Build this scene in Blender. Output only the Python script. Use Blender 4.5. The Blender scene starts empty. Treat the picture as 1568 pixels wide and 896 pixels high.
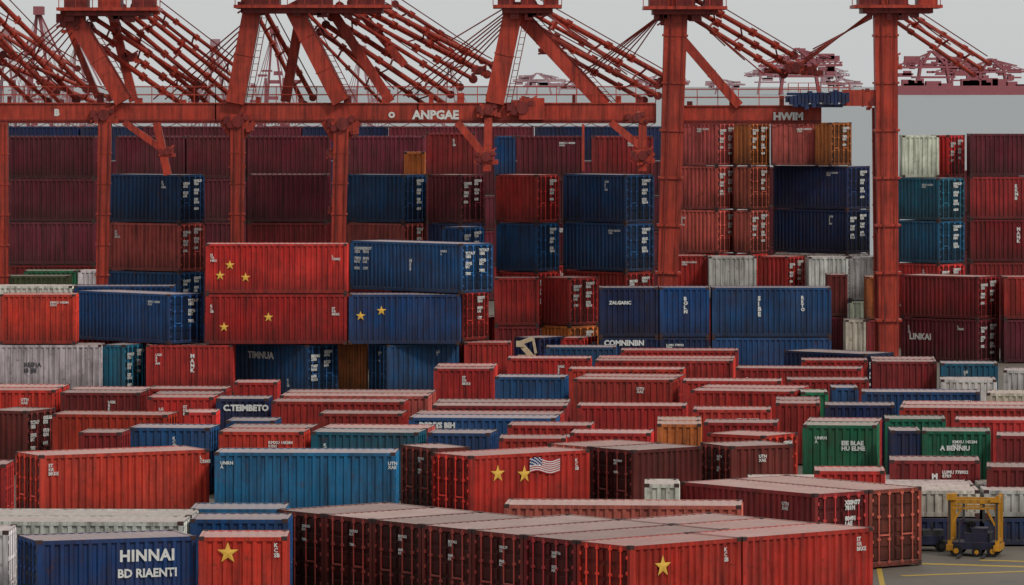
import bpy, math, random
from mathutils import Vector, Matrix
random.seed(11)
F=7800.0; CH=16.5; CX=784.0; HZ=131.0; W=2.44
sc=bpy.context.scene
def link(o): sc.collection.objects.link(o); return o
# ---------------------------------------------------------------- materials
def newmat(name):
    m=bpy.data.materials.new(name); m.use_nodes=True
    nt=m.node_tree; b=nt.nodes['Principled BSDF']; return m,nt,b
def N(nt,t,**k):
    n=nt.nodes.new(t)
    for a,v in k.items(): setattr(n,a,v)
    return n
def mixc(nt,fac,a,b,blend='MIX'):
    n=N(nt,'ShaderNodeMix',data_type='RGBA',blend_type=blend)
    for s,v in ((0,fac),(6,a),(7,b)):
        if isinstance(v,(int,float)): n.inputs[s].default_value=v
        elif isinstance(v,tuple): n.inputs[s].default_value=v
        else: nt.links.new(v,n.inputs[s])
    return n.outputs[2]
def math_(nt,op,a,b=None,c=None,clamp=False):
    n=N(nt,'ShaderNodeMath',operation=op,use_clamp=clamp)
    for i,v in enumerate((a,b,c)):
        if v is None: continue
        if isinstance(v,(int,float)): n.inputs[i].default_value=v
        else: nt.links.new(v,n.inputs[i])
    return n.outputs[0]
def noise(nt,vec,scale,detail=4,rough=.6):
    n=N(nt,'ShaderNodeTexNoise'); n.inputs['Scale'].default_value=scale
    n.inputs['Detail'].default_value=detail; n.inputs['Roughness'].default_value=rough
    nt.links.new(vec,n.inputs['Vector']); return n.outputs['Fac']
def ramp(nt,v,a,b):
    n=N(nt,'ShaderNodeMapRange'); n.inputs['From Min'].default_value=a; n.inputs['From Max'].default_value=b
    nt.links.new(v,n.inputs['Value']); return n.outputs[0]

def paint_mat(name,use_obj=True,col=(.3,.03,.02),top_light=.68,rough=.52,dark=1.0,wear=1.0):
    m,nt,b=newmat(name); L=nt.links
    tc=N(nt,'ShaderNodeTexCoord'); oi=N(nt,'ShaderNodeObjectInfo'); geo=N(nt,'ShaderNodeNewGeometry')
    off=N(nt,'ShaderNodeVectorMath',operation='ADD'); L.new(tc.outputs['Object'],off.inputs[0])
    sc_=N(nt,'ShaderNodeVectorMath',operation='SCALE'); sc_.inputs[0].default_value=(37,91,53); L.new(oi.outputs['Random'],sc_.inputs['Scale'])
    L.new(sc_.outputs[0],off.inputs[1]); v=off.outputs[0]
    if use_obj: base=oi.outputs['Color']
    else:
        rgb=N(nt,'ShaderNodeRGB'); rgb.outputs[0].default_value=(*col,1); base=rgb.outputs[0]
    # sun-faded blotches
    n1=ramp(nt,noise(nt,v,.55,5),.35,.7)
    faded=mixc(nt,.6,base,(.40,.27,.22,1))
    c=mixc(nt,math_(nt,'MULTIPLY',n1,.11*wear),base,faded)
    # broad dark soiling
    n4=ramp(nt,noise(nt,v,.8,6,.7),.42,.72)
    c=mixc(nt,math_(nt,'MULTIPLY',n4,.45*wear),c,(.03,.012,.010,1))
    # dirt running down
    mp=N(nt,'ShaderNodeMapping'); mp.inputs['Scale'].default_value=(5,5,.35); L.new(v,mp.inputs['Vector'])
    st=ramp(nt,noise(nt,mp.outputs[0],1.0,5,.65),.42,.72)
    c=mixc(nt,math_(nt,'MULTIPLY',st,.70*wear),c,(.016,.010,.009,1))
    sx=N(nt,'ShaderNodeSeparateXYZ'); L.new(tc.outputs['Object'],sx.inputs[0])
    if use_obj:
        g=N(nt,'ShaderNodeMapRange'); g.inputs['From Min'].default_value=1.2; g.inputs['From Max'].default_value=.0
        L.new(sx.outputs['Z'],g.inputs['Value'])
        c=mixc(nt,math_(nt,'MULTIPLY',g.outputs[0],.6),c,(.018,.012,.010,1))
    # rust: spots, and drips stretched downwards from them
    r=ramp(nt,noise(nt,v,3.2,8,.75),.59,.67)
    c=mixc(nt,math_(nt,'MULTIPLY',r,.7*wear),c,(.085,.028,.012,1))
    mp2=N(nt,'ShaderNodeMapping'); mp2.inputs['Scale'].default_value=(7,7,.8); L.new(v,mp2.inputs['Vector'])
    r2=ramp(nt,noise(nt,mp2.outputs[0],1.3,7,.7),.60,.70)
    c=mixc(nt,math_(nt,'MULTIPLY',r2,.5*wear),c,(.10,.035,.018,1))
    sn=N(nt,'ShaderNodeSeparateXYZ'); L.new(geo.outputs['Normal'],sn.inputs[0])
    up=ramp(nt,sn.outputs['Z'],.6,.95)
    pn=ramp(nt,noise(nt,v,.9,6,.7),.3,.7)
    upf=math_(nt,'MULTIPLY',up,math_(nt,'MULTIPLY_ADD',pn,.35,top_light-.18))
    c=mixc(nt,upf,c,(.46,.34,.30,1))  # sky light on upward faces, painted in as a paler pink
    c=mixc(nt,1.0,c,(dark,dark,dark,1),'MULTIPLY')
    hv=N(nt,'ShaderNodeHueSaturation'); L.new(c,hv.inputs['Color'])
    L.new(math_(nt,'MULTIPLY_ADD',oi.outputs['Random'],.40,.80),hv.inputs['Value'])
    L.new(hv.outputs[0],b.inputs['Base Color'])
    L.new(math_(nt,'MULTIPLY_ADD',pn,.25,rough-.1),b.inputs['Roughness'])
    b.inputs['Specular IOR Level'].default_value=.22
    bp=N(nt,'ShaderNodeBump'); bp.inputs['Strength'].default_value=.3; bp.inputs['Distance'].default_value=.03
    L.new(noise(nt,v,2.2,4),bp.inputs['Height']); L.new(bp.outputs[0],b.inputs['Normal'])
    return m
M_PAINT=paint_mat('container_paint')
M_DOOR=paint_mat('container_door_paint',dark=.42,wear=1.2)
M_BAR=paint_mat('lock_rod_paint',dark=2.0,wear=.6,top_light=.3)
M_CRANE=paint_mat('crane_red_paint',False,(.42,.044,.024),top_light=.3,rough=.45,wear=.95)
M_CRANE2=paint_mat('crane_dark_paint',False,(.19,.022,.02),top_light=.2,rough=.5,wear=.9)
M_CBLUE=paint_mat('crane_blue_paint',False,(.010,.032,.10),top_light=.2)
M_YEL=paint_mat('yellow_machine_paint',False,(.66,.30,.02),top_light=.15,wear=.7)
M_NAVY=paint_mat('navy_machine_paint',False,(.012,.022,.06),top_light=.15)
def flat(name,col,rough=.6,spec=.3,metal=0):
    m,nt,b=newmat(name); tc=N(nt,'ShaderNodeTexCoord')
    n=ramp(nt,noise(nt,tc.outputs['Object'],4,6,.7),.3,.75)
    c=mixc(nt,n,(*col,1),(col[0]*.6,col[1]*.6,col[2]*.57,1)); nt.links.new(c,b.inputs['Base Color'])
    b.inputs['Roughness'].default_value=rough; b.inputs['Specular IOR Level'].default_value=spec; b.inputs['Metallic'].default_value=metal
    return m
M_WHITE=flat('white_lettering',(.72,.72,.70)); M_GOLD=flat('gold_star_paint',(.85,.50,.08))
M_RUB=flat('tyre_rubber',(.015,.015,.016),.85); M_STEEL=flat('dark_steel',(.05,.05,.055),.5)
M_CAST=flat('corner_casting_steel',(.06,.028,.025),.6)
M_FRED=flat('flag_red',(.45,.03,.05)); M_FBLUE=flat('flag_blue',(.02,.03,.16))
M_GLASS=flat('cab_glass',(.03,.04,.05),.1,.6); M_TAN=flat('tan_paint',(.55,.42,.28))
M_LINE=flat('yellow_line_paint',(.50,.33,.06),.7)
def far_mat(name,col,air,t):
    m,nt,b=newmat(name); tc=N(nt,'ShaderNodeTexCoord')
    c=mixc(nt,t,(*col,1),(*air,1)); n=noise(nt,tc.outputs['Object'],.25,3)  # distance haze baked into the base colour by blending towards air
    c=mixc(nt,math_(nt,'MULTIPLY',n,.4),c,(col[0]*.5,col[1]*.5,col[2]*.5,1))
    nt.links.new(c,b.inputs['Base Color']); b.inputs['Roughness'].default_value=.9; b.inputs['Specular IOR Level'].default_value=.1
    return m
M_FAR1=far_mat('far_crane_haze_tint',(.28,.035,.045),(.45,.30,.33),.33)  # red paled by painted-in haze
M_FAR2=far_mat('far_crane_thick_haze_tint',(.30,.07,.09),(.50,.40,.43),.6)
# ---------------------------------------------------------------- mesh helper
class MB:
    def __init__(s): s.v=[];s.f=[];s.m=[]
    def quad(s,pts,mi=0):
        n=len(s.v); s.v+= [tuple(p) for p in pts]; s.f.append(tuple(range(n,n+len(pts)))); s.m.append(mi)
    def box(s,x0,x1,y0,y1,z0,z1,mi=0):
        n=len(s.v)
        s.v+=[(x0,y0,z0),(x1,y0,z0),(x1,y1,z0),(x0,y1,z0),(x0,y0,z1),(x1,y0,z1),(x1,y1,z1),(x0,y1,z1)]
        for f in ((0,3,2,1),(4,5,6,7),(0,1,5,4),(1,2,6,5),(2,3,7,6),(3,0,4,7)):
            s.f.append(tuple(n+i for i in f)); s.m.append(mi)
    def beam(s,p,q,w,h=None,mi=0,w2=None):
        p=Vector(p);q=Vector(q);h=h or w; a=(q-p)
        if a.length<1e-4: return
        a.normalize(); up=Vector((0,1,0)) if abs(a.y)<.9 else Vector((0,0,1))
        u=a.cross(up).normalized(); t=u.cross(a).normalized()
        k=(w2/w) if w2 else 1
        n=len(s.v)
        for c,kk in ((p,1),(q,k)):
            for i,j in ((-1,-1),(1,-1),(1,1),(-1,1)):
                s.v.append(tuple(c+u*(i*w/2*kk)+t*(j*h/2*kk)))
        for f in ((0,3,2,1),(4,5,6,7),(0,1,5,4),(1,2,6,5),(2,3,7,6),(3,0,4,7)):
            s.f.append(tuple(n+i for i in f)); s.m.append(mi)
    def tube(s,p,q,r,mi=0,seg=8):
        p=Vector(p);q=Vector(q);a=(q-p).normalized(); up=Vector((0,1,0)) if abs(a.y)<.9 else Vector((0,0,1))
        u=a.cross(up).normalized(); t=u.cross(a); n=len(s.v)
        for c in (p,q):
            for i in range(seg):
                an=2*math.pi*i/seg; s.v.append(tuple(c+u*(r*math.cos(an))+t*(r*math.sin(an))))
        for i in range(seg):
            j=(i+1)%seg; s.f.append((n+i,n+j,n+seg+j,n+seg+i)); s.m.append(mi)
        s.f.append(tuple(n+i for i in range(seg))[::-1]); s.m.append(mi)
        s.f.append(tuple(n+seg+i for i in range(seg))); s.m.append(mi)
    def mesh(s,name,mats):
        me=bpy.data.meshes.new(name); me.from_pydata(s.v,[],s.f)
        for m in mats: me.materials.append(m)
        me.polygons.foreach_set('material_index',s.m); me.update()
        return me
    def obj(s,name,mats):
        return link(bpy.data.objects.new(name,s.mesh(name,mats)))
# ---------------------------------------------------------------- containers
_cache={}
def container_mesh(L,H,door):
    key=(round(L,1),round(H,2),door)
    if key in _cache: return _cache[key]
    b=MB(); p=.14
    for x in (0,L-p):
        for y in (0,W-p): b.box(x,x+p,y,y+p,.17,H-.12)
    for y in (0,W-.09):
        b.box(p,L-p,y+.004,y+.086,H-.14,H-.012); b.box(p,L-p,y+.004,y+.086,.04,.20)
    for x in (0,L-.1):
        b.box(x+.004,x+.096,p,W-p,H-.15,H-.015); b.box(x+.004,x+.096,p,W-p,.04,.20)
    for x in (-.006,L-.174):
        for y in (-.006,W-.174):
            b.box(x,x+.18,y,y+.18,H-.12,H,2); b.box(x,x+.18,y,y+.18,0,.17,2)
    def corr(length,o,i):
        n=max(3,int(round((length)/.29))); st=length/n; out=[]
        for k in range(n):
            t=k*st; out+=[(t,o),(t+st*.36,o),(t+st*.5,i),(t+st*.86,i)]
        out.append((length,o)); return out
    z0,z1=.19,H-.135
    pr=corr(L-2*p,.012,.08)
    for a,c in zip(pr,pr[1:]):
        b.quad([(p+a[0],a[1],z0),(p+c[0],c[1],z0),(p+c[0],c[1],z1),(p+a[0],a[1],z1)])
        b.quad([(p+c[0],W-c[1],z0),(p+a[0],W-a[1],z0),(p+a[0],W-a[1],z1),(p+c[0],W-c[1],z1)])
    pr=corr(L-.2,.003,-.012)
    for a,c in zip(pr,pr[1:]):
        b.quad([(.1+a[0],.08,H-.03+a[1]),(.1+c[0],.08,H-.03+c[1]),(.1+c[0],W-.08,H-.03+c[1]),(.1+a[0],W-.08,H-.03+a[1])])
    b.quad([(.05,.05,.1),(.05,W-.05,.1),(L-.05,W-.05,.1),(L-.05,.05,.1)])
    for end in ('L','R'):
        X=(lambda t:t) if end=='L' else (lambda t:L-t)
        def bx(t0,t1,y0,y1,za,zb,mi): 
            a,c=sorted((X(t0),X(t1))); b.box(a,c,y0,y1,za,zb,mi)
        if end!=door:
            pr=corr(W-2*p,.012,.06)
            for a,c in zip(pr,pr[1:]):
                q=[(X(a[1]),p+a[0],z0),(X(a[1]),p+a[0],z1),(X(c[1]),p+c[0],z1),(X(c[1]),p+c[0],z0)]
                b.quad(q if end=='L' else q[::-1])
        else:
            mid=W/2
            for y0,y1 in ((p+.01,mid-.012),(mid+.012,W-p-.01)):
                bx(.07,.11,y0,y1,z0,z1,1)
                nz=5; hz=(z1-z0)/nz
                for k in range(nz):
                    bx(.03,.072,y0+.05,y1-.05,z0+k*hz+.07,z0+(k+1)*hz-.07,1)
                for fy in (.27,.73):
                    yy=y0+(y1-y0)*fy
                    b.tube((X(-.004),yy,z0-.1),(X(-.004),yy,z1+.08),.026,3,6)
                    for t_ in (0,.33,.66,.99): zz=z0+(z1-z0)*t_; bx(-.02,.03,yy-.07,yy+.07,zz-.04,zz+.04,3)
                hz_=z0+(z1-z0)*.38; bx(-.03,.0,y0+(y1-y0)*.27,y0+(y1-y0)*.73,hz_,hz_+.05,3)
            for yy in (p-.02,W-p-.05):
                for k in range(5): zz=z0+(z1-z0)*(.08+.2*k); bx(-.012,.03,yy,yy+.07,zz,zz+.1,3)
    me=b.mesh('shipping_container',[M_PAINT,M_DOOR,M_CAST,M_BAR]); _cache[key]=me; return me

COL=dict(R=(.42,.026,.022),P=(.44,.085,.065),M=(.130,.015,.028),D=(.23,.016,.019),B=(.005,.062,.180),N=(.004,.024,.085),
 T=(.006,.10,.17),G=(.006,.13,.065),W=(.68,.64,.57),O=(.44,.12,.028),L=(.14,.17,.08),K=(.155,.020,.016),C=(.008,.135,.27),H=(.56,.040,.022))
def pick(): return random.choice('RRRRRDDPBBNKT')
def text_mesh(body,size,mat,bold=0,align='LEFT',sp=1.0):
    cu=bpy.data.curves.new('t','FONT'); cu.body=body; cu.size=size; cu.align_x=align; cu.offset=bold; cu.space_line=.9
    cu.resolution_u=2; cu.space_character=sp
    o=bpy.data.objects.new('t',cu); sc.collection.objects.link(o)
    bpy.context.view_layer.update()
    me=bpy.data.meshes.new_from_object(o.evaluated_get(bpy.context.evaluated_depsgraph_get()))
    bpy.data.objects.remove(o); me.materials.clear(); me.materials.append(mat); return me
def rc(n,al='ABCEGHKLMNRSTUX'): return ''.join(random.choice(al) for _ in range(n))
def rd(n): return rc(n,'0123456789')
SIDE=[text_mesh(rc(4)+' '+rd(6)+'\n'+rd(2)+rc(1)+rd(1),.16,M_WHITE,.006) for _ in range(6)]
SIDE+=[text_mesh('\n'.join(rc(random.randint(1,4)) for _ in range(random.randint(2,4))),.17,M_WHITE,.006) for _ in range(8)]
DOOR=[text_mesh('\n'.join([rc(4)+rd(2),rd(3)+rc(1),'',rd(5),rc(3),'',rd(4),rd(5),'',rc(2)+rd(2)][:random.randint(6,10)]),.20,M_WHITE,.012) for _ in range(8)]
DOORS=[text_mesh('\n'.join([rc(4)+rd(2),rd(2)+rc(1),'','',rd(4),rc(2)][:random.randint(2,6)]),.12,M_WHITE,.004) for _ in range(6)]
LOGO=[text_mesh(w,.5,M_WHITE,.02) for w in ('HANSUN','ORTEX','LINKAI','COMAR','TINAU','YANLI')]
VERT=[text_mesh('\n'.join(rc(4)),.28,M_WHITE,.015) for _ in range(4)]
def child(o,me,name,loc,rot):
    c=bpy.data.objects.new(name,me); link(c); c.parent=o; c.location=loc; c.rotation_euler=rot; return c
R90=math.pi/2
def cont(x0,xc,x1,s,h,tier,col,ori='R',labels=True,yo=0,doors=True):
    d=F/s; X=(xc-CX)/s
    ep=(x1-xc) if ori=='R' else (xc-x0)
    sn=min(.88,max(0,ep)/s/W); th=math.asin(sn); cs=math.cos(th)
    if ori=='R': L=(X-(x0-CX)*d/F)/(cs+(x0-CX)*sn/F)
    else: L=((x1-CX)*d/F-X)/(cs-(x1-CX)*sn/F)
    L=max(1.2,round(L-.04,1))
    me=container_mesh(L,h-.012,ori)
    o=bpy.data.objects.new('shipping_container',me); link(o)
    z=(tier-1)*h+.03
    if ori=='R':
        ang=-th; org=Vector((X,d,0))-Vector((math.cos(ang),math.sin(ang),0))*L
    else: ang=th; org=Vector((X,d,0))
    yd=Vector((-math.sin(ang),math.cos(ang),0))
    org=org+yd*(yo*(W+.07)); 
    o.location=(org.x,org.y,z); o.rotation_euler=(0,0,ang)
    if col=='R' and s>27: col=random.choice('RRRRRHD') if s<40 else 'R'
    c=COL[col]; j=random.uniform(.75,1.2)
    o.color=tuple(min(.8,v*j*random.uniform(.90,1.10)) for v in c)+(1,)
    o['L']=L;o['H']=h;o['s']=s;o['x0']=x0 if ori=='R' else xc;o['x1']=xc if ori=='R' else x1;o['z']=z
    if labels and yo==0:
        r=random.random
        if L>2.6:
            if r()<.6: child(o,random.choice(SIDE),'side_marking',(max(.3,L-random.uniform(1.3,1.7)),-.006,h-.5),(R90,0,0))
            if r()<.2: child(o,random.choice(SIDE[6:]),'side_marking',(.5,-.006,h-.6),(R90,0,0))
            if r()<.03 and L>4.5: child(o,random.choice(LOGO),'logo_lettering',(.6,-.006,h*.5),(R90,0,0))
            if r()<.08: child(o,random.choice(VERT),'side_lettering',(L*random.uniform(.3,.7),-.006,h-.7),(R90,0,0))
        if sn>.25:
            if ori=='R':
                child(o,random.choice(DOOR),'door_marking',(L+.035,1.35,h-.45),(R90,0,R90))
                if r()<.6: child(o,random.choice(DOOR),'door_marking',(L+.035,.3,h-.6),(R90,0,R90))
            elif r()<.7:
                child(o,random.choice(DOORS),'door_marking',(-.035,1.1,h-.5),(R90,0,-R90))
    return o
def stack(x0,xc,x1,s,h,cols,ori='R',k=1,labels=True):
    n=len(cols); out=[]
    for i,cc in enumerate(cols):
        if cc=='.': continue
        for kk in range(k):
            q=pick() if (cc=='?' or (kk>0 and cc!='W')) else cc
            o=cont(x0,xc,x1,s,h,n-i,q,ori,labels,kk)
            if kk==0: out.append(o)
    return out
def low(x0,xc,x1,yt,col,ori='R',k=1,h=2.7,labels=True,kcol=None):
    s=(yt-HZ)/(CH-h); out=None
    for kk in range(k):
        o=cont(x0,xc,x1,s,h,1,col if kk==0 else (kcol or random.choice([col,'P','R','D'])),ori,labels,kk)
        if kk==0: out=o
    return out
def mark(o,me,px,py,name='lettering'):
    s=o['s']; t=(px-o['x0'])/(o['x1']-o['x0']); z=CH-(py-HZ)/s-o['z']
    return child(o,me,name,(t*o['L'],-.012,z),(R90,0,0))
def star_mesh(r):
    b=MB(); pts=[]
    for i in range(10):
        a=math.pi/2+i*math.pi/5; rr=r if i%2==0 else r*.40; pts.append((rr*math.cos(a),rr*math.sin(a),0))
    for i in range(10): b.quad([(0,0,.02),pts[i],pts[(i+1)%10]])
    return b.mesh('star_emblem',[M_GOLD])
S1=star_mesh(.27); S2=star_mesh(.34)

# ---- far row
sF=20.0
x=-10
while x<1010:
    w=random.choice([95,110,130]); stack(x,x+w,x+w,sF,2.67,random.choice(['NMMMM','MMMMM','MMMMM','NNMMM','MMMMM']),labels=False); x+=w+2
sZ=24.7; hZ=2.67
for a,b_,c in ((10,145,'MMMDD'),(175,283,'MMMD?'),(285,377,'MMMD?'),(379,505,'MMDD?'),(530,650,'MMDR?'),(757,789,'BMMR?'),(791,893,'MMMR?'),(905,1000,'DMMR?')):
    stack(a,b_,b_,sZ,hZ,c,labels=(a>700))
stack(652,728,728,25.2,2.72,'DMMR?')
stack(617,650,650,26.2,2.52,'OMDD?')
stack(35,117,117,25.2,2.62,'GG'); stack(119,152,152,25.2,2.62,'WB')
stack(10,105,105,26.2,2.68,'LL')
sY=26.45;hY=2.83
stack(165,275,310,sY,hY,'BPBB')
stack(530,618,652,sY,hY,'BPDB')
stack(655,705,742,sY,hY,'MNDB')
stack(378,500,504,26.3,2.83,'MDD?',labels=False)
stack(758,822,857,sY,hY,'RBRD')
stack(862,958,1003,sY,hY,'BBRR')
stack(745,757,757,25.9,2.8,'?')
stack(676,706,741,26.8,2.80,'BRR')
sQ=23.8;hQ=2.82
stack(1033,1098,1130,sQ,hQ,'PPPRR'); stack(1131,1148,1181,sQ,hQ,'OPPRR')
stack(1183,1297,1335,sQ,hQ,'.NNWB')
stack(1150,1318,1318,22.3,2.72,'.MMMM',labels=False)
stack(1183,1254,1254,sQ-.1,hQ,'P....'); stack(1257,1272,1307,sQ,hQ,'O....')
stack(1372,1437,1481,24.6,2.68,'.TTR?'); stack(1381,1438,1438,24.4,2.67,'W....'); stack(1440,1452,1482,24.3,2.67,'R....')
stack(1484,1610,1610,24.4,2.69,'MDDDD'); stack(1430,1560,1560,22.9,2.7,'.MMMM',labels=False)
stack(1010,1082,1082,24.0,2.82,'RR'); stack(1085,1158,1158,24.15,2.82,'WR',labels=False); stack(1160,1205,1236,24.15,2.82,'RD'); stack(1238,1299,1299,24.2,2.82,'WW'); stack(1300,1340,1369,24.2,2.82,'WW')
sU=25.8;hU=2.57
stack(1275,1298,1298,sU-.3,hU,'?M'); stack(1300,1326,1326,sU,hU,'.W')
stack(1327,1376,1376,sU,hU,'OD'); stack(1378,1497,1535,sU,hU,'DM'); stack(1537,1610,1610,sU,hU,'RM')
stack(757,825,825,26.9,2.77,'RD'); stack(827,872,917,26.9,2.77,'RO')
sV=28.1;hV=2.74
v=stack(917,1008,1008,sV,hV,'NN',labels=False); mark(v[0],text_mesh('ZALGARIC',.25,M_WHITE,.012),932,466); mark(v[1],text_mesh('COMNINBN',.40,M_WHITE,.018),924,529)
v2=stack(1010,1086,1086,sV,hV,'BN',labels=False); mark(v2[0],text_mesh('B\nO\nL\nN',.26,M_WHITE,.018),1047,460); mark(v2[1],SIDE[0],1020,530)
v3=stack(1088,1273,1273,sV,hV,'BB',labels=False); mark(v3[0],text_mesh('S\nI\nB\nE',.32,M_WHITE,.018),1159,460); mark(v3[0],text_mesh('R\nE\nT\nO',.24,M_WHITE,.015),1226,458)
stack(1200,1325,1373,29.6,2.6,'N')
v=stack(786,826,867,28.1,2.74,'N',labels=False); 
stack(870,890,916,28.1,2.74,'R')
# ---- row A
sA=28.8;hA=2.69
A3=cont(315,531,531,sA,hA,3,'R','R',False); A2=cont(315,531,531,sA,hA,2,'R','R',False)
A3.color=(.50,.022,.018,1); A2.color=(.46,.020,.019,1)
B3=cont(536,706,755,sA,hA,3,'B'); B2=cont(534,704,705,sA,hA,2,'B','R',False); B2.color=(.004,.045,.15,1)
cont(600,708,748,28.45,hA,2,'R'); cont(600,708,748,28.45,hA,1,'R')
cont(0,115,115,sA,hA,2,'R'); cont(117,258,308,sA,hA,2,'B')
mark(A3,SIDE[6],322,392,'side_marking'); mark(A2,SIDE[7],322,470,'side_marking'); mark(A3,SIDE[8],508,394,'side_marking'); mark(A2,SIDE[9],508,474,'side_marking')
child(B3,text_mesh('N\nE\n0',.24,M_WHITE,.015),'side_lettering',(4.6,-.006,1.6),(R90,0,0)); child(B3,DOOR[2],'side_marking',(.35,-.006,2.2),(R90,0,0)); child(B3,DOOR[4],'side_marking',(1.0,-.006,2.2),(R90,0,0))
for o,px,py in ((A3,337,422),(A3,352,406),(A3,376,425),(A2,343,501),(A2,411,486),(B2,552,484),(B2,584,476)):
    mark(o,S1,px,py,'star_emblem')
w=cont(-30,155,155,sA,hA,1,'W','R',False)
mark(w,text_mesh('REIFIA\nI8 I8I',.34,M_STEEL,.01),36,562)
cont(157,190,219,sA,hA,1,'T'); cont(222,356,357,sA,hA,1,'R'); 
tb=cont(360,470,516,sA,hA,1,'B','R',False); mark(tb,text_mesh('TIMNUA',.5,M_WHITE,.02),380,552)
child(tb,DOOR[1],'door_marking',(tb['L']+.035,1.3,2.2),(R90,0,R90)); child(tb,DOOR[3],'door_marking',(tb['L']+.035,.3,2.0),(R90,0,R90)); mark(tb,SIDE[7],440,585)
cont(517,561,561,28.5,hA,1,'O','R',False); cont(563,593,705,sA,hA,1,'B','L')
low(709,782,783,525,'R')
for a,b_,c in ((-40,110,'WR'),(112,265,'BR')): stack(a,b_,b_,28.1,2.78,c,labels=False)
# ---- low field of containers
LOWS=[
 (833,943,946,532,'B','R',1),(950,1130,1133,537,'R','R',1),(776,904,907,549,'R','R',1),(909,1122,1127,553,'R','R',2),(1225,1328,1332,552,'R','R',1),(1334,1434,1438,554,'D','R',2),(1440,1528,1532,557,'T','R',1),(1534,1600,1610,568,'W','R',1),
 (1125,1318,1327,565,'R','R',1),(868,1046,1052,566,'R','R',1),(662,755,758,565,'R','R',2),(1440,1526,1530,582,'W','R',1),
 (757,864,872,578,'B','R',1),(875,1030,1042,582,'R','R',2),(1045,1196,1202,584,'R','R',1),(1204,1330,1333,582,'R','R',1),(358,424,426,586,'R','R',1),
 (1057,1215,1232,600,'R','R',2),(1233,1268,1270,601,'G','R',1),(1273,1314,1316,594,'B','R',1),(1317,1500,1506,601,'B','R',1),(1508,1600,1610,603,'W','R',1),
 (-30,84,88,598,'R','R',2),(90,214,220,602,'R','R',2),(222,345,350,596,'R','R',1),(428,655,660,607,'P','R',2),(660,868,872,622,'R','R',2),
 (225,326,330,609,'R','R',2),(415,618,625,616,'R','R',1),(1187,1255,1260,618,'R','R',2),(1262,1370,1375,621,'N','R',1),(1377,1600,1610,626,'R','R',2),
 (880,1050,1056,622,'R','R',1),(1058,1180,1185,628,'R','R',1),
 (80,255,268,636,'R','R',1),(282,330,332,632,'R','R',1),(345,420,427,645,'B','R',1),(485,615,622,634,'R','R',1),
 (624,850,858,641,'B','R',2),(1003,1074,1077,650,'O','R',2),(1355,1448,1453,642,'G','R',1),(1460,1600,1610,644,'R','R',1),
 (777,905,912,652,'R','R',1),(1078,1190,1198,648,'R','R',1),
 (195,320,332,656,'B','R',1),(334,464,472,662,'R','R',2),(474,640,652,663,'T','R',2),(654,750,762,664,'B','R',1),(870,996,1004,664,'R','R',1),(764,866,869,672,'R','R',1),
 (1080,1170,1226,668,'R','R',1),(1228,1342,1353,652,'G','R',2),(1363,1410,1412,660,'N','R',1),(1412,1516,1524,661,'G','R',1),(1526,1600,1610,668,'R','R',1),
 (1362,1500,1507,706,'D','R',1),(1245,1355,1360,722,'R','R',1),(1508,1600,1610,716,'D','R',1),
 (120,185,193,663,'D','R',1),(-20,40,78,630,'K','R',1),
]
G=[]
for t in LOWS:
    x0,xc,x1,yt,c,o_,k=t; G.append(low(x0,xc,x1,yt,c,o_,k))
lb=low(328,410,414,611,'N','R',1,labels=False); mark(lb,text_mesh('C.TEIMBETO',.36,M_WHITE,.018),340,629)
for g in G:
    if g['x0']==624: mark(g,text_mesh('DBRE(S BIH',.30,M_WHITE,.018),640,656)
    if g['x0']==1228: mark(g,text_mesh('EIE BLAE\nHU ELME',.24,M_WHITE,.01),1288,682)
    if g['x0']==1412: mark(g,text_mesh('A BENNIU',.26,M_WHITE,.012),1440,690)
# ---- row at mid foreground
b1=low(15,62,323,698,'R','L',1,labels=False); b1.color=(.50,.040,.022,1); mark(b1,SIDE[8],308,712); mark(b1,SIDE[9],74,716)
b2=low(327,605,609,694,'C','R',1,labels=False); b2.color=(.006,.115,.245,1); mark(b2,SIDE[10],594,712); mark(b2,SIDE[11],336,712)
low(-30,8,12,712,'R','R',1,labels=False)
low(612,664,720,687,'K','L',1)
fr=low(660,720,905,699,'R','L',1,labels=False); fr.color=(.52,.028,.018,1)
mark(fr,S2,762,728,'star_emblem'); mark(fr,S2,803,731,'star_emblem'); mark(fr,SIDE[7],882,716)
fb=MB(); nx,nz=20,13; fw,fh=1.42,.52
def fp(i,j):
    x=i/nx*fw; return (x,.10*math.sin(i/nx*7)*0.6 + j/nz*fh - .05*i/nx,.012+.006*math.sin(i))
for i in range(nx):
    for j in range(nz):
        mi=1 if j%2 else 0
        if i<8 and j>=6: mi=2 if (i+j)%3 else 1
        fb.quad([fp(i,j),fp(i+1,j),fp(i+1,j+1),fp(i,j+1)],mi)
mark(fr,fb.mesh('flag_emblem',[M_FRED,M_WHITE,M_FBLUE]),811,729,'flag_emblem')
low(906,970,1076,690,'K','L',2); low(1076,1120,1215,684,'K','L',1)
low(990,1040,1043,742,'W','R',1,labels=False)
low(1043,1248,1334,757,'D','R',2)
stack(1150,1500,1502,42.8,1.0,'WN',k=3,labels=False); stack(1504,1640,1642,42.8,1.0,'WN',k=2,labels=False)
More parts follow.
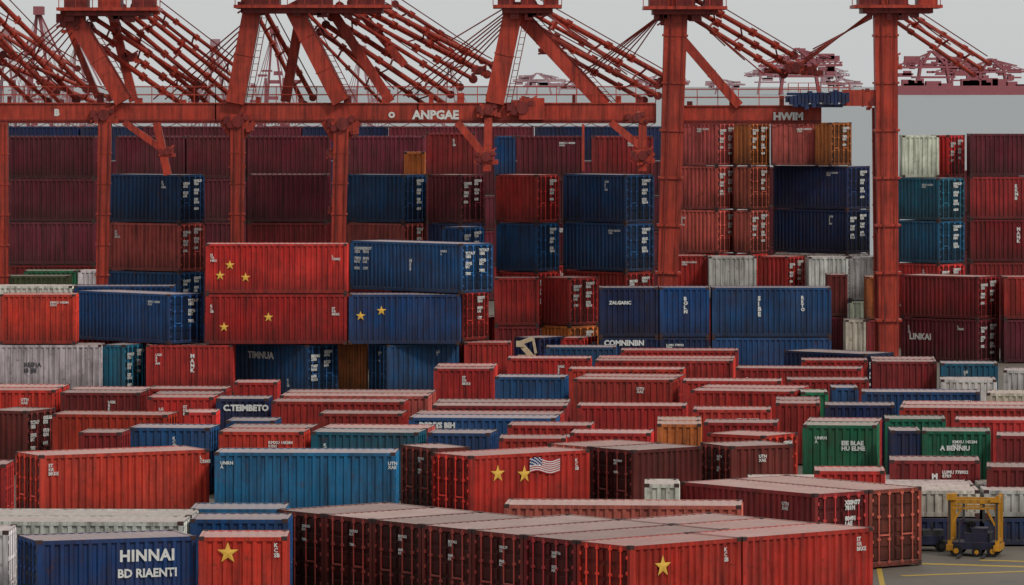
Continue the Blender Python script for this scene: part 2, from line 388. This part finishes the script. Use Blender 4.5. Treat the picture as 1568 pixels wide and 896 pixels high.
# ---- front rows
low(-60,280,285,800,'W','R',2,kcol='W',labels=False); low(287,440,443,796,'B','R',1,labels=False); low(287,436,438,780,'C','R',1,labels=False)
low(770,1135,1142,775,'P','R',1); 
low(-60,12,14,814,'W','R',1,labels=False)
fB=low(15,57,302,829,'B','L',1,labels=False); fB.color=(.004,.040,.15,1); mark(fB,text_mesh('HINNAI',.48,M_WHITE,.018,sp=1.08),183,864); mark(fB,text_mesh('BD RIAENTI',.36,M_WHITE,.012),180,889)
fR=low(303,304,440,823,'R','L',1,labels=False); fR.color=(.54,.034,.018,1); mark(fR,S2,349,847,'star_emblem'); mark(fR,SIDE[7],420,838)
block_yaw=math.radians(40)
base_s=(837-HZ)/(CH-2.7)
X0=(965-CX)/base_s; d0=F/base_s
ux=Vector((math.cos(block_yaw),math.sin(block_yaw),0)); uy=Vector((-math.sin(block_yaw),math.cos(block_yaw),0))
def placed(org,yaw,L,col,h=2.7,door='L',labels=True,tier=1):
    me=container_mesh(L,h-.012,door); o=bpy.data.objects.new('shipping_container',me); link(o)
    o.location=(org.x,org.y,.03+(tier-1)*h); o.rotation_euler=(0,0,yaw); c=COL[col]; j=random.uniform(.8,1.2); o.color=(*[v*j for v in c],1)
    o['L']=L;o['s']=base_s;o['z']=.03
    if labels: 
        child(o,random.choice(DOORS),'door_marking',(-.035,1.1,h-.5),(R90,0,-R90))
        if random.random()<.5: child(o,random.choice(DOORS),'door_marking',(-.035,2.15,h-.9),(R90,0,-R90))
    return o
org=Vector((X0,d0,0))
L1=4.5
a=placed(org,block_yaw,L1,'R',labels=False); a.color=(.52,.032,.018,1); child(a,S2,'star_emblem',(1.3,-.012,2.0),(R90,0,0)); child(a,SIDE[7],'side_marking',(3.8,-.006,2.3),(R90,0,0))
c_=placed(org+ux*(L1+.08),block_yaw,5.5,'R',labels=False); c_.color=(.45,.028,.018,1); child(c_,SIDE[9],'side_marking',(4.8,-.006,2.3),(R90,0,0))
for i in range(1,7):
    p_=org+uy*(i*(W+.05)); col='D' if i==1 else 'K'
    placed(p_,block_yaw,4.5 if i>3 else 6.06,col)
    if i<3: placed(p_+ux*6.14,block_yaw,3.8,random.choice('RDP'),labels=False)
# ---------------------------------------------------------------- gantry cranes
def P(px,py,d):
    s=F/d; return Vector(((px-CX)/s,d,CH-(py-HZ)/s))
D0=283.0
def bundle(b,x1,y1,x2,y2,d1,d2,n=3,gap=11,w=.17,mi=0,clamps=3):
    dx,dy=x2-x1,y2-y1; l=math.hypot(dx,dy); nx_,ny_=-dy/l,dx/l
    L_=[]
    for i in range(n):
        o=(i-(n-1)/2)*gap; dd=(i%2)*1.3; e1=random.uniform(-.05,.05); e2=random.uniform(-.06,.06)
        p=P(x1+nx_*o+dx*e1,y1+ny_*o+dy*e1,d1+dd); q=P(x2+nx_*o*1.25+dx*e2,y2+ny_*o*1.25+dy*e2,d2+dd); b.tube(p,q,w*random.uniform(.5,.72),mi,8); L_.append((p,q))
        for k in range(1,clamps+1):
            t=k/(clamps+1)+random.uniform(-.08,.08); c=p.lerp(q,t); e=p.lerp(q,min(1,t+.012)); b.beam(c,e,w*1.9,w*1.9,mi)
        for e in (p,q): b.tube(e+Vector((0,-.2,0)),e+Vector((0,.2,0)),w*1.1,1,10)
    for (p,q),(r,u) in zip(L_,L_[1:]):
        for k in range(3):
            t=(k+.5)/3+random.uniform(-.06,.06); b.beam(p.lerp(q,t),r.lerp(u,t),.09,.09,mi)
    o=(n/2)*gap+5
    p=P(x1-nx_*o,y1-ny_*o,d1);q=P(x2-nx_*o,y2-ny_*o,d2); b.tube(p,q,.035,1,5)
def thick(b,x1,y1,x2,y2,w,d1=D0,d2=None,mi=0,w2=None,ladder=True):
    d2=d2 or d1; p=P(x1,y1,d1);q=P(x2,y2,d2); b.beam(p,q,w,w*1.1,mi,w2)
    L=(q-p).length; n=max(2,int(L/1.9))
    for k in range(1,n):
        c=p.lerp(q,k/n); e=p.lerp(q,k/n+.05/L*1.5); b.beam(c,e,w*1.10,w*1.18,mi)
    if ladder and w>.6:
        off=Vector((w*.5+.12,-w*.6,0))
        b.beam(p+off,q+off,.05,.05,1); b.beam(p+off+Vector((.3,0,0)),q+off+Vector((.3,0,0)),.05,.05,1)
        m=int(L/.35)
        for k in range(m): c=p.lerp(q,k/m)+off; b.beam(c,c+Vector((.3,0,0)),.035,.035,1)
def knuckle(b,px,py,d,sz,n=7,mi=1):
    c=P(px,py,d); s=sz*.5
    b.tube(c+Vector((0,-s*.8,0)),c+Vector((0,s*.8,0)),s*.42,mi,14)
    b.box(c.x-s*.75,c.x+s*.75,c.y-s*.55,c.y-s*.45,c.z-s*.5,c.z+s*.5,0); b.box(c.x-s*.75,c.x+s*.75,c.y+s*.45,c.y+s*.55,c.z-s*.5,c.z+s*.5,0)
    b.tube(c+Vector((s*.55,-s*.75,s*.3)),c+Vector((s*.55,s*.7,s*.3)),s*.2,mi,10); b.tube(c+Vector((-s*.55,-s*.75,-s*.25)),c+Vector((-s*.55,s*.7,-s*.25)),s*.22,mi,10)
    b.box(c.x-s*1.0,c.x-s*.55,c.y-s*.6,c.y,c.z-s*.2,c.z+s*.35,mi); b.box(c.x+s*.5,c.x+s*1.05,c.y-s*.5,c.y+s*.1,c.z-s*.65,c.z-s*.25,0)
    b.beam(c+Vector((-s*1.0,-s*.5,-s*.5)),c+Vector((s*.9,-s*.5,s*.75)),.1,.1,0)
    for k in range(n//2):
        x=random.uniform(-1,.7)*s; z=random.uniform(-.9,.6)*s; b.box(c.x+x,c.x+x+s*.3,c.y-s*.7,c.y-s*.2,c.z+z,c.z+z+s*.22,random.choice((0,mi)))
def rail(b,x1,x2,y,d,h=.9,step=1.1):
    p=P(x1,y,d);q=P(x2,y,d); n=max(2,int((q-p).length/step))
    for k in range(n+1):
        c=p.lerp(q,k/n); b.beam(c,c+Vector((0,0,h)),.045,.045,0)
    for hh in (h*.5,h): b.beam(p+Vector((0,0,hh)),q+Vector((0,0,hh)),.035,.035,0)
def stay(b,x1,y1,x2,y2,d1,d2,w=.07): b.tube(P(x1,y1,d1),P(x2,y2,d2),w*.6,0,5)
def girder(b,x1,x2,d,yt=159,yb=187):
    p=P(x1,(yt+yb)/2,d); q=P(x2,(yt+yb)/2,d); s=F/d; hh=(yb-yt)/s
    b.box(p.x,q.x,d,d+1.2,p.z-hh/2,p.z+hh/2,0)
    b.box(p.x,q.x,d-.10,d+1.32,p.z+hh/2,p.z+hh/2+.06,0); b.box(p.x,q.x,d-.10,d+1.32,p.z-hh/2-.07,p.z-hh/2,1)
    n=int((q.x-p.x)/2.3)
    for k in range(n+1):
        xx=p.x+(q.x-p.x)*k/max(1,n); b.box(xx-.03,xx+.03,d-.03,d,p.z-hh/2,p.z+hh/2,0)
    b.box(p.x,q.x,d+1.32,d+2.1,p.z+hh/2-.05,p.z+hh/2,1)
    rail(b,x1,x2,yt-2,d+.1); rail(b,x1,x2,yt-1,d+2.0)
    b.beam(P(x1,yb-3,d-.1),P(x2,yb-3,d-.1),.06,.06,1)
    xx=p.x+.6
    while xx<q.x-1:
        w_=random.uniform(.15,.5); z=p.z+hh/2+.06
        b.box(xx,xx+w_,d+.3,d+.8,z,z+random.uniform(.15,.6),random.choice((0,1))); xx+=random.uniform(1.0,3.2)
    x=p.x
    while x<q.x-1.2:
        pts=[Vector((x+1.2*t/4,d-.12,p.z-hh/2-.05-.22*math.sin(math.pi*t/4))) for t in range(5)]
        for u,v_ in zip(pts,pts[1:]): b.beam(u,v_,.035,.035,1)
        x+=1.2
def leg(b,xt,yt,xb,w,d=D0,mi=0):
    p=P(xt,yt,d); q=P(xb,yt,d); q.z=.9
    b.beam(p,q,w,w*1.1,mi,w*.8)
    b.box(q.x-.9,q.x+.9,d-.5,d+.5,.0,.9,1)
    n=8
    for k in range(1,n):
        c=p.lerp(q,k/n); e=p.lerp(q,k/n+.006); b.beam(c,e,w*1.08,w*1.14,mi)
    off=Vector((-w*.2,-w*.62,0)); b.beam(p+off,q+off,.06,.06,1)
    off=Vector((w*.34,-w*.62,0)); b.beam(p+off,q+off,.04,.04,1)
def platform(b,x1,x2,y,d,th=.35):
    p=P(x1,y,d);q=P(x2,y,d); b.box(p.x,q.x,d-1.6,d+2.2,p.z-th*.5,p.z,0); b.box(p.x+.5,q.x-.5,d-1.2,d+1.8,p.z-th*1.3,p.z-th*.5,1)
    rail(b,x1,x2,y,d-1.6,.9,.9)
    n=3
    for k in range(n):
        xx=p.x+(q.x-p.x)*(k+.2)/n; b.box(xx,xx+(q.x-p.x)*.22,d-1,d+1.5,p.z,p.z+random.uniform(.8,1.8),random.choice((0,1)))
    for k in range(5):
        xx=random.uniform(p.x+.3,q.x-.8); b.box(xx,xx+random.uniform(.2,.6),d-1,d-.2,p.z-th*1.3-random.uniform(.1,.4),p.z-th*1.3,1)
def mats(): return [M_CRANE,M_CRANE2,M_CBLUE]
def gtext(b_obj,body,px,py,size,d=D0):
    p=P(px,py,d-.035); child(b_obj,text_mesh(body,size,M_WHITE,.03),'girder_lettering',p,(R90,0,0))
b=MB(); girder(b,-60,330,D0); leg(b,2,188,4,.75); leg(b,161,186,154,.72)
platform(b,90,245,12,D0); knuckle(b,112,30,D0,1.8,8); knuckle(b,225,10,D0,1.4,6)
thick(b,112,25,190,155,.95); thick(b,165,-5,205,155,.5,D0+3); thick(b,100,30,150,150,.35,D0+4)
bundle(b,128,35,300,152,D0,D0+6,3,15,.24); bundle(b,190,22,345,150,D0+2,D0+8,4,13,.22); bundle(b,235,15,372,120,D0+5,D0+10,2,12,.18)
bundle(b,-20,10,115,150,D0+4,D0+8,3,18,.24); bundle(b,-20,70,70,152,D0+6,D0+8,3,15,.2); bundle(b,5,90,160,155,D0+7,D0+9,2,12,.2); bundle(b,-20,30,110,110,D0+9,D0+10,2,14,.18)
knuckle(b,200,88,D0+3,1.0,6); knuckle(b,160,176,D0,1.5,7)
thick(b,190,187,262,238,.35); thick(b,240,188,257,268,.42,ladder=False); knuckle(b,256,232,D0,.9,6)
for u in range(7): stay(b,95+u*8,30,-20+u*22,125-u*6,D0,D0+6)
o=b.obj('gantry_crane',mats()); gtext(o,'B',83,177,.5)
b=MB(); girder(b,330,640,D0); leg(b,364,186,363,.78); leg(b,523,186,514,.85)
platform(b,360,600,8,D0); knuckle(b,385,10,D0,1.5,6)
thick(b,388,8,360,158,1.0); thick(b,445,5,522,156,.95); thick(b,505,12,598,156,.55,D0+2); thick(b,457,40,437,156,.55,D0+3); thick(b,540,5,620,100,.45,D0+5)
bundle(b,400,20,470,150,D0+3,D0+6,2,13,.2); bundle(b,530,0,742,112,D0+2,D0+10,3,13,.24); bundle(b,500,30,688,154,D0+2,D0+8,4,14,.22); bundle(b,600,10,735,100,D0+5,D0+12,2,12,.2); bundle(b,465,25,590,150,D0+7,D0+9,2,14,.18)
knuckle(b,735,108,D0+8,1.0,5); knuckle(b,525,190,D0,1.7,9); knuckle(b,515,235,D0,1.1,7); knuckle(b,365,186,D0,1.6,8); knuckle(b,363,250,D0,.9,6)
for u in range(5): stay(b,385,25+u*6,235+u*18,152,D0,D0+6)
thick(b,550,187,528,215,.35,ladder=False); thick(b,495,187,512,215,.3,ladder=False)
thick(b,340,187,360,215,.3,ladder=False); thick(b,390,187,368,215,.3,ladder=False); knuckle(b,515,320,D0,.9,4); knuckle(b,362,330,D0,.9,4)
o=b.obj('gantry_crane',mats()); gtext(o,'O',595,180,.42)
b=MB(); girder(b,640,1004,D0); platform(b,755,860,8,D0); knuckle(b,790,12,D0,1.3,5)
thick(b,788,8,757,158,1.05); thick(b,792,18,926,162,.85,D0+1); bundle(b,810,18,1004,128,D0+2,D0+9,3,13,.24); bundle(b,830,58,1000,152,D0+3,D0+9,2,13,.22)
thick(b,700,187,748,245,.4,ladder=False); thick(b,748,180,746,262,.45,ladder=False); knuckle(b,744,240,D0,1.3,10); knuckle(b,800,165,D0,1.7,9); knuckle(b,748,168,D0,1.3,7)
pp=P(795,150,D0); b.box(pp.x,pp.x+1.4,D0-.6,D0-.1,pp.z-1.2,pp.z+.0,0)
thick(b,935,187,1000,240,.4,ladder=False); thick(b,984,187,984,262,.45,ladder=False); knuckle(b,984,238,D0,1.3,9); knuckle(b,975,180,D0,1.2,7); thick(b,893,190,893,262,.14,D0-.5,ladder=False)
for u in range(6): stay(b,785,10+u*4,600+u*18,150-u*3,D0,D0+8)
for u in range(4): stay(b,820,10,900+u*20,60+u*18,D0,D0+8)
stay(b,690,62,780,8,D0+6,D0); knuckle(b,835,78,D0+3,.8,4)
o=b.obj('gantry_crane',mats()); gtext(o,'ANPGAE',632,182,.66); gtext(o,'GI',972,180,.42)
b=MB(); girder(b,1036,1257,D0,163,188); leg(b,1036,-20,1018,1.3); platform(b,985,1112,10,D0)
thick(b,1046,62,1132,162,.5); bundle(b,1060,12,1215,104,D0+2,D0+8,3,13,.24); knuckle(b,1218,104,D0+7,1.3,8); knuckle(b,1240,108,D0+8,1.0,6)
b.beam(P(1170,108,D0+8),P(1260,112,D0+8),.3,.6,1)
knuckle(b,1028,28,D0,1.6,6); knuckle(b,1025,125,D0,1.3,5)
for u in range(6): stay(b,1015,20,860+u*22,135-u*10,D0,D0+8)
for u in range(3): stay(b,1048,12,1110+u*30,70+u*22,D0,D0+6)
o=b.obj('gantry_crane',mats()); gtext(o,'HWIM',1184,184,.60)
b=MB(); leg(b,1355,-20,1361,1.3); leg(b,1340,165,1343,.35,D0+1.5); platform(b,1305,1440,8,D0); knuckle(b,1357,16,D0,1.5,6)
bundle(b,1375,22,1500,104,D0+2,D0+10,3,11,.17); knuckle(b,1345,152,D0,1.5,9); thick(b,1290,150,1350,150,.9,ladder=False); knuckle(b,1362,95,D0,1.3,6)
knuckle(b,1352,350,D0,.9,5)
for u in range(6): stay(b,1335,18+u*2,1215+u*6,110-u*7,D0,D0+8)
for u in range(3): stay(b,1380,12,1420+u*35,50+u*18,D0,D0+8)
for k in range(16):
    c=P(1212+k*5.6,151+random.uniform(-4,4),D0-1); b.box(c.x-.12,c.x+.12,D0-1.6,D0-.6,c.z-random.uniform(.2,.5),c.z+random.uniform(.2,.4),2)
b.beam(P(1203,152,D0-1),P(1300,152,D0-1),.35,.8,2); b.beam(P(1205,144,D0-1),P(1300,144,D0-1),.14,.8,2); b.beam(P(1215,162,D0-1),P(1290,162,D0-1),.18,.8,2)
rail(b,1207,1300,141,D0-1.5,.5,.5)
o=b.obj('gantry_crane',mats())
# ---------------------------------------------------------------- distant quay cranes
def far_crane(px,top,d,wpx,mat,seed):
    random.seed(seed); b=MB(); s=F/d; w=wpx/s; zt=CH-(top-HZ)/s; u=w/100; cx=(px-CX)/s; dp=min(30,w*.2)
    for dy in (0,dp):
        y=d+dy
        for sx in (-24,24): b.beam((cx+sx*u,y,0),(cx+sx*u*.7,y,zt*.8),3.4*u)
        b.beam((cx-50*u,y,zt*.62),(cx+52*u,y,zt*.64),3*u); b.beam((cx-50*u,y,zt*.70),(cx+52*u,y,zt*.70),1.5*u)
        for k in range(16): x=cx+(-50+k*6.4)*u; b.beam((x,y,zt*.62),(x+6*u,y,zt*.70),.9*u)
        b.beam((cx-14*u,y,zt*.7),(cx-4*u,y,zt),3*u); b.beam((cx+16*u,y,zt*.7),(cx-2*u,y,zt),3*u); b.beam((cx-5*u,y,zt),(cx+38*u,y,zt*.8),1.6*u)
        for k in range(4): b.beam((cx-3*u,y,zt*.98),(cx+(18+10*k)*u,y,zt*.7),.7*u); b.beam((cx-3*u,y,zt*.98),(cx-(18+9*k)*u,y,zt*.7),.7*u)
        b.beam((cx-30*u,y,zt*.4),(cx+30*u,y,zt*.4),3*u)
    for k in range(22):
        x=cx+random.uniform(-42,40)*u; z=zt*random.uniform(.45,.84); a=random.uniform(3,12)*u; c=random.uniform(1,4)*u
        b.box(x-a,x+a,d,d+dp,z-c,z+c)
    b.box(cx-8*u,cx+7*u,d-1,d+dp,zt*.97,zt*1.0)
    return b.obj('quay_crane',[mat])
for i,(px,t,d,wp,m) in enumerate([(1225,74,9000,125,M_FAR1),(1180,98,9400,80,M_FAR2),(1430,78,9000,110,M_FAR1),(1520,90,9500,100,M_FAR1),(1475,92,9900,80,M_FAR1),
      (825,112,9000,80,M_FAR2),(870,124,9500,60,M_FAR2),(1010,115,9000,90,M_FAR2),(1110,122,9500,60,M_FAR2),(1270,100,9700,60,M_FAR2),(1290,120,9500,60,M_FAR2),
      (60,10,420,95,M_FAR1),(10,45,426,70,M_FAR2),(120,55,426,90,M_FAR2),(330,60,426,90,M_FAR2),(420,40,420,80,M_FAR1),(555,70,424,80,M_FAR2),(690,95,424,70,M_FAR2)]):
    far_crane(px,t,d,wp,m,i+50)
b=MB(); dq=8950; sq=F/dq; x0=(1372-CX)/sq; x1=(1700-CX)/sq
b.box(x0,x1,dq,dq+60,0,CH-(133-HZ)/sq+2)
for k in range(30):
    x=random.uniform(x0,x1); b.box(x,x+random.uniform(10,30),dq+5,dq+40,0,16+random.uniform(2,14))
b.obj('quay_terminal',[M_FAR1])
# ---------------------------------------------------------------- ground, water, lines
def sheet(name,x0,x1,y0,y1,z,mat):
    b=MB(); b.quad([(x0,y0,z),(x1,y0,z),(x1,y1,z),(x0,y1,z)]); return b.obj(name,[mat])
m,nt,bs=newmat('asphalt'); tc=N(nt,'ShaderNodeTexCoord'); v=tc.outputs['Object']
n1=ramp(nt,noise(nt,v,.12,6,.65),.3,.7); n2=noise(nt,v,3.5,8,.8); n3=ramp(nt,noise(nt,v,.6,8,.7),.52,.62)
c=mixc(nt,n1,(.085,.072,.058,1),(.15,.125,.095,1)); c=mixc(nt,math_(nt,'MULTIPLY',n3,.4),c,(.045,.04,.035,1)); c=mixc(nt,math_(nt,'MULTIPLY',n2,.5),c,(.17,.145,.115,1))
nt.links.new(c,bs.inputs['Base Color']); bs.inputs['Roughness'].default_value=.75
bp=N(nt,'ShaderNodeBump'); bp.inputs['Distance'].default_value=.02; nt.links.new(n2,bp.inputs['Height']); nt.links.new(bp.outputs[0],bs.inputs['Normal'])
sheet('ground',-20000,20000,-200,60000,0,m)
m,nt,bs=newmat('sea_water'); tc=N(nt,'ShaderNodeTexCoord'); 
bs.inputs['Base Color'].default_value=(.20,.215,.215,1); bs.inputs['Roughness'].default_value=.35
bp=N(nt,'ShaderNodeBump'); bp.inputs['Distance'].default_value=.15; nt.links.new(noise(nt,tc.outputs['Object'],.4,5),bp.inputs['Height']); nt.links.new(bp.outputs[0],bs.inputs['Normal'])
sheet('sea_water',-19000,19000,440,59000,.05,m)
for i,(x0,y0,x1,y1,w_) in enumerate([(1338,861,1600,869,.10),(1380,882,1600,874,.07),(1345,866,1352,900,.09),(1500,858,1600,861,.08)]):
    g=lambda px,py:(lambda s:Vector(((px-CX)/s,F/s,.004)))((py-HZ)/CH)
    p,q=g(x0,y0),g(x1,y1); a=(q-p).normalized(); n_=Vector((-a.y,a.x,0))*(w_*2.5 if abs(a.x)>.5 else w_)
    b=MB(); zz=.004+.001*i; fs=[p-n_,q-n_,q+n_,p+n_]; b.quad([(f.x,f.y,zz) for f in fs]); o=b.obj('road_marking',[M_LINE])
    if o.data.polygons[0].normal.z<0: o.data.flip_normals()
# ---------------------------------------------------------------- forklift / small vehicles
def wheel_y(b,x,y,r,w_,mi=1,hub=0):
    b.tube((x,y-w_/2,r),(x,y+w_/2,r),r,mi,20); b.tube((x,y-w_/2-.02,r),(x,y+w_/2+.02,r),r*.45,hub,12)
s=(853-HZ)/CH; fx=(1491-CX)/s; fy=F/s
b=MB()
for x in (-.86,.80):
    for y in (0,1.1): b.box(x-.05,x+.09,y,y+.14,.3,2.15,0)
    b.box(x-.04,x+.08,.14,1.1,1.98,2.1,0); b.box(x-.04,x+.08,.14,1.1,.5,.6,0)
    b.box(x-.10,x+.13,-.1,1.3,.22,.42,0); b.box(x-.03,x+.05,-.02,0,.6,1.95,3)
for y in (.02,1.12): b.box(-.77,.75,y,y+.12,1.86,2.0,0); b.box(-.77,.75,y+.01,y+.1,1.66,1.73,0)
b.box(-.95,-.62,-.06,.3,1.98,2.2,0); b.box(.58,.93,-.06,.3,1.92,2.08,0); b.box(-.4,-.32,.05,.12,1.3,1.86,3); b.box(.3,.38,.05,.12,1.2,1.86,3)
b.beam((-.8,.05,1.1),(-.45,.05,1.66),.07,.07,0); b.beam((.75,.05,1.1),(.45,.05,1.66),.07,.07,0)
b.box(-.8,.8,.1,1.25,.25,.5,2); b.box(-.35,.55,.2,1.2,.5,.82,2); b.box(-.1,.42,.25,1.0,.82,.98,2)
b.box(-.3,-.22,.3,.9,.82,1.2,1); b.box(-.3,0,.35,.85,.78,.86,1); b.beam((.05,.4,.9),(-.1,.5,1.12),.03,.03,3); b.tube((-.1,.35,1.12),(-.12,.65,1.14),.1,1,12)
b.box(-.55,-.5,.1,.2,.5,1.25,3); b.box(.55,.6,.1,.2,.5,1.25,3); b.box(-.55,.6,.11,.19,1.25,1.3,3)
b.box(-.5,-.4,-.9,.1,.05,.1,3); b.box(.35,.45,-.9,.1,.05,.1,3)
for x in (-.62,.1,.66):
    for y in (.05,1.25): wheel_y(b,x,y,.21 if x!=.1 else .17,.16,1,0)
o=b.obj('forklift_truck',[M_YEL,M_RUB,M_NAVY,M_STEEL]); o.location=(fx,fy,0); o.rotation_euler=(0,0,math.radians(-12))
s=(845-HZ)/CH; 
b=MB(); b.box(-.95,.3,0,.9,.25,.55,2); b.box(-.95,-.35,.05,.85,.55,1.05,2); b.box(-.9,-.5,-.004,.05,.68,.98,4); b.box(-.346,-.34,.1,.8,.65,.98,4); b.box(-.3,.45,.1,.8,.55,.75,3); b.box(.45,1.2,.15,.75,.28,.36,3)
b.box(-1.0,-.93,.1,.8,.3,.42,3); b.box(.0,.1,.3,.4,.75,1.0,3)
for x in (-.65,.35,.95):
    for y in (.02,.88): wheel_y(b,x,y,.2,.14,1,3)
o=b.obj('tow_tractor',[M_YEL,M_RUB,M_NAVY,M_STEEL,M_GLASS]); o.location=((1426-CX)/s,F/s,0)
s=(846-HZ)/CH
b=MB(); b.box(-.75,.75,0,.9,.3,.42,0); b.box(-.7,-.1,.1,.8,.42,.68,0); b.box(.1,.6,.15,.7,.42,.55,0); b.beam((.75,.45,.35),(1.1,.45,.25),.05,.05,0); b.box(-.72,-.68,.05,.85,.42,.9,0)
for x in (-.5,.5):
    for y in (.02,.88): wheel_y(b,x,y,.19,.13,1,0)
o=b.obj('cargo_trolley',[M_STEEL,M_RUB]); o.location=((1366-CX)/s,F/s,0)
b=MB(); s=28.6; ox=(806-CX)/s; oy=F/s-1.5
z=CH-(545-HZ)/s
b.box(-.45,.5,0,.8,0,z+.1,0); b.beam((.3,.3,z),(-.35,.3,z+.75),.28,.25,0); b.beam((-.35,.3,z+.75),(.35,.3,z+1.0),.22,.2,0); b.beam((.35,.3,z+1.0),(.5,.3,z+.2),.14,.14,0); b.box(-.55,-.1,.1,.6,z+.55,z+.85,0)
o=b.obj('lifting_arm',[M_TAN]); o.location=(ox,oy,0)
# ---------------------------------------------------------------- light, world, camera
w=bpy.data.worlds.new('World'); sc.world=w; w.use_nodes=True; nt=w.node_tree; bg=nt.nodes['Background']
sky=N(nt,'ShaderNodeTexSky'); sky.sky_type='NISHITA'; sky.sun_disc=False; sky.sun_elevation=math.radians(42); sky.sun_rotation=math.radians(144)
sky.dust_density=1.5
hs=N(nt,'ShaderNodeHueSaturation'); hs.inputs['Saturation'].default_value=.2; nt.links.new(sky.outputs[0],hs.inputs['Color'])
tc=N(nt,'ShaderNodeTexCoord'); sp=N(nt,'ShaderNodeSeparateXYZ'); nt.links.new(tc.outputs['Generated'],sp.inputs[0])
zz=math_(nt,'MAXIMUM',sp.outputs['Z'],0.0)
cl=mixc(nt,zz,(7.1,7.3,7.3,1),(8.0,8.2,8.3,1))
fin=mixc(nt,.85,hs.outputs[0],cl); nt.links.new(fin,bg.inputs['Color'])
bg.inputs['Strength'].default_value=.088
sd=bpy.data.lights.new('sun','SUN'); sd.energy=1.5; sd.angle=math.radians(10); sd.color=(1,.95,.88); so=link(bpy.data.objects.new('sun',sd)); so.rotation_euler=(math.radians(48),0,math.radians(36))
cd=bpy.data.cameras.new('camera'); cam=link(bpy.data.objects.new('camera',cd)); cam.location=(0,0,CH); cam.rotation_euler=(R90,0,0)
cd.sensor_width=36; cd.lens=F/1568*36; cd.shift_y=-(448-HZ)/1568; cd.clip_end=90000; cd.clip_start=1
sc.camera=cam
sc.view_settings.view_transform='Standard'; sc.view_settings.look='None'; sc.view_settings.exposure=0
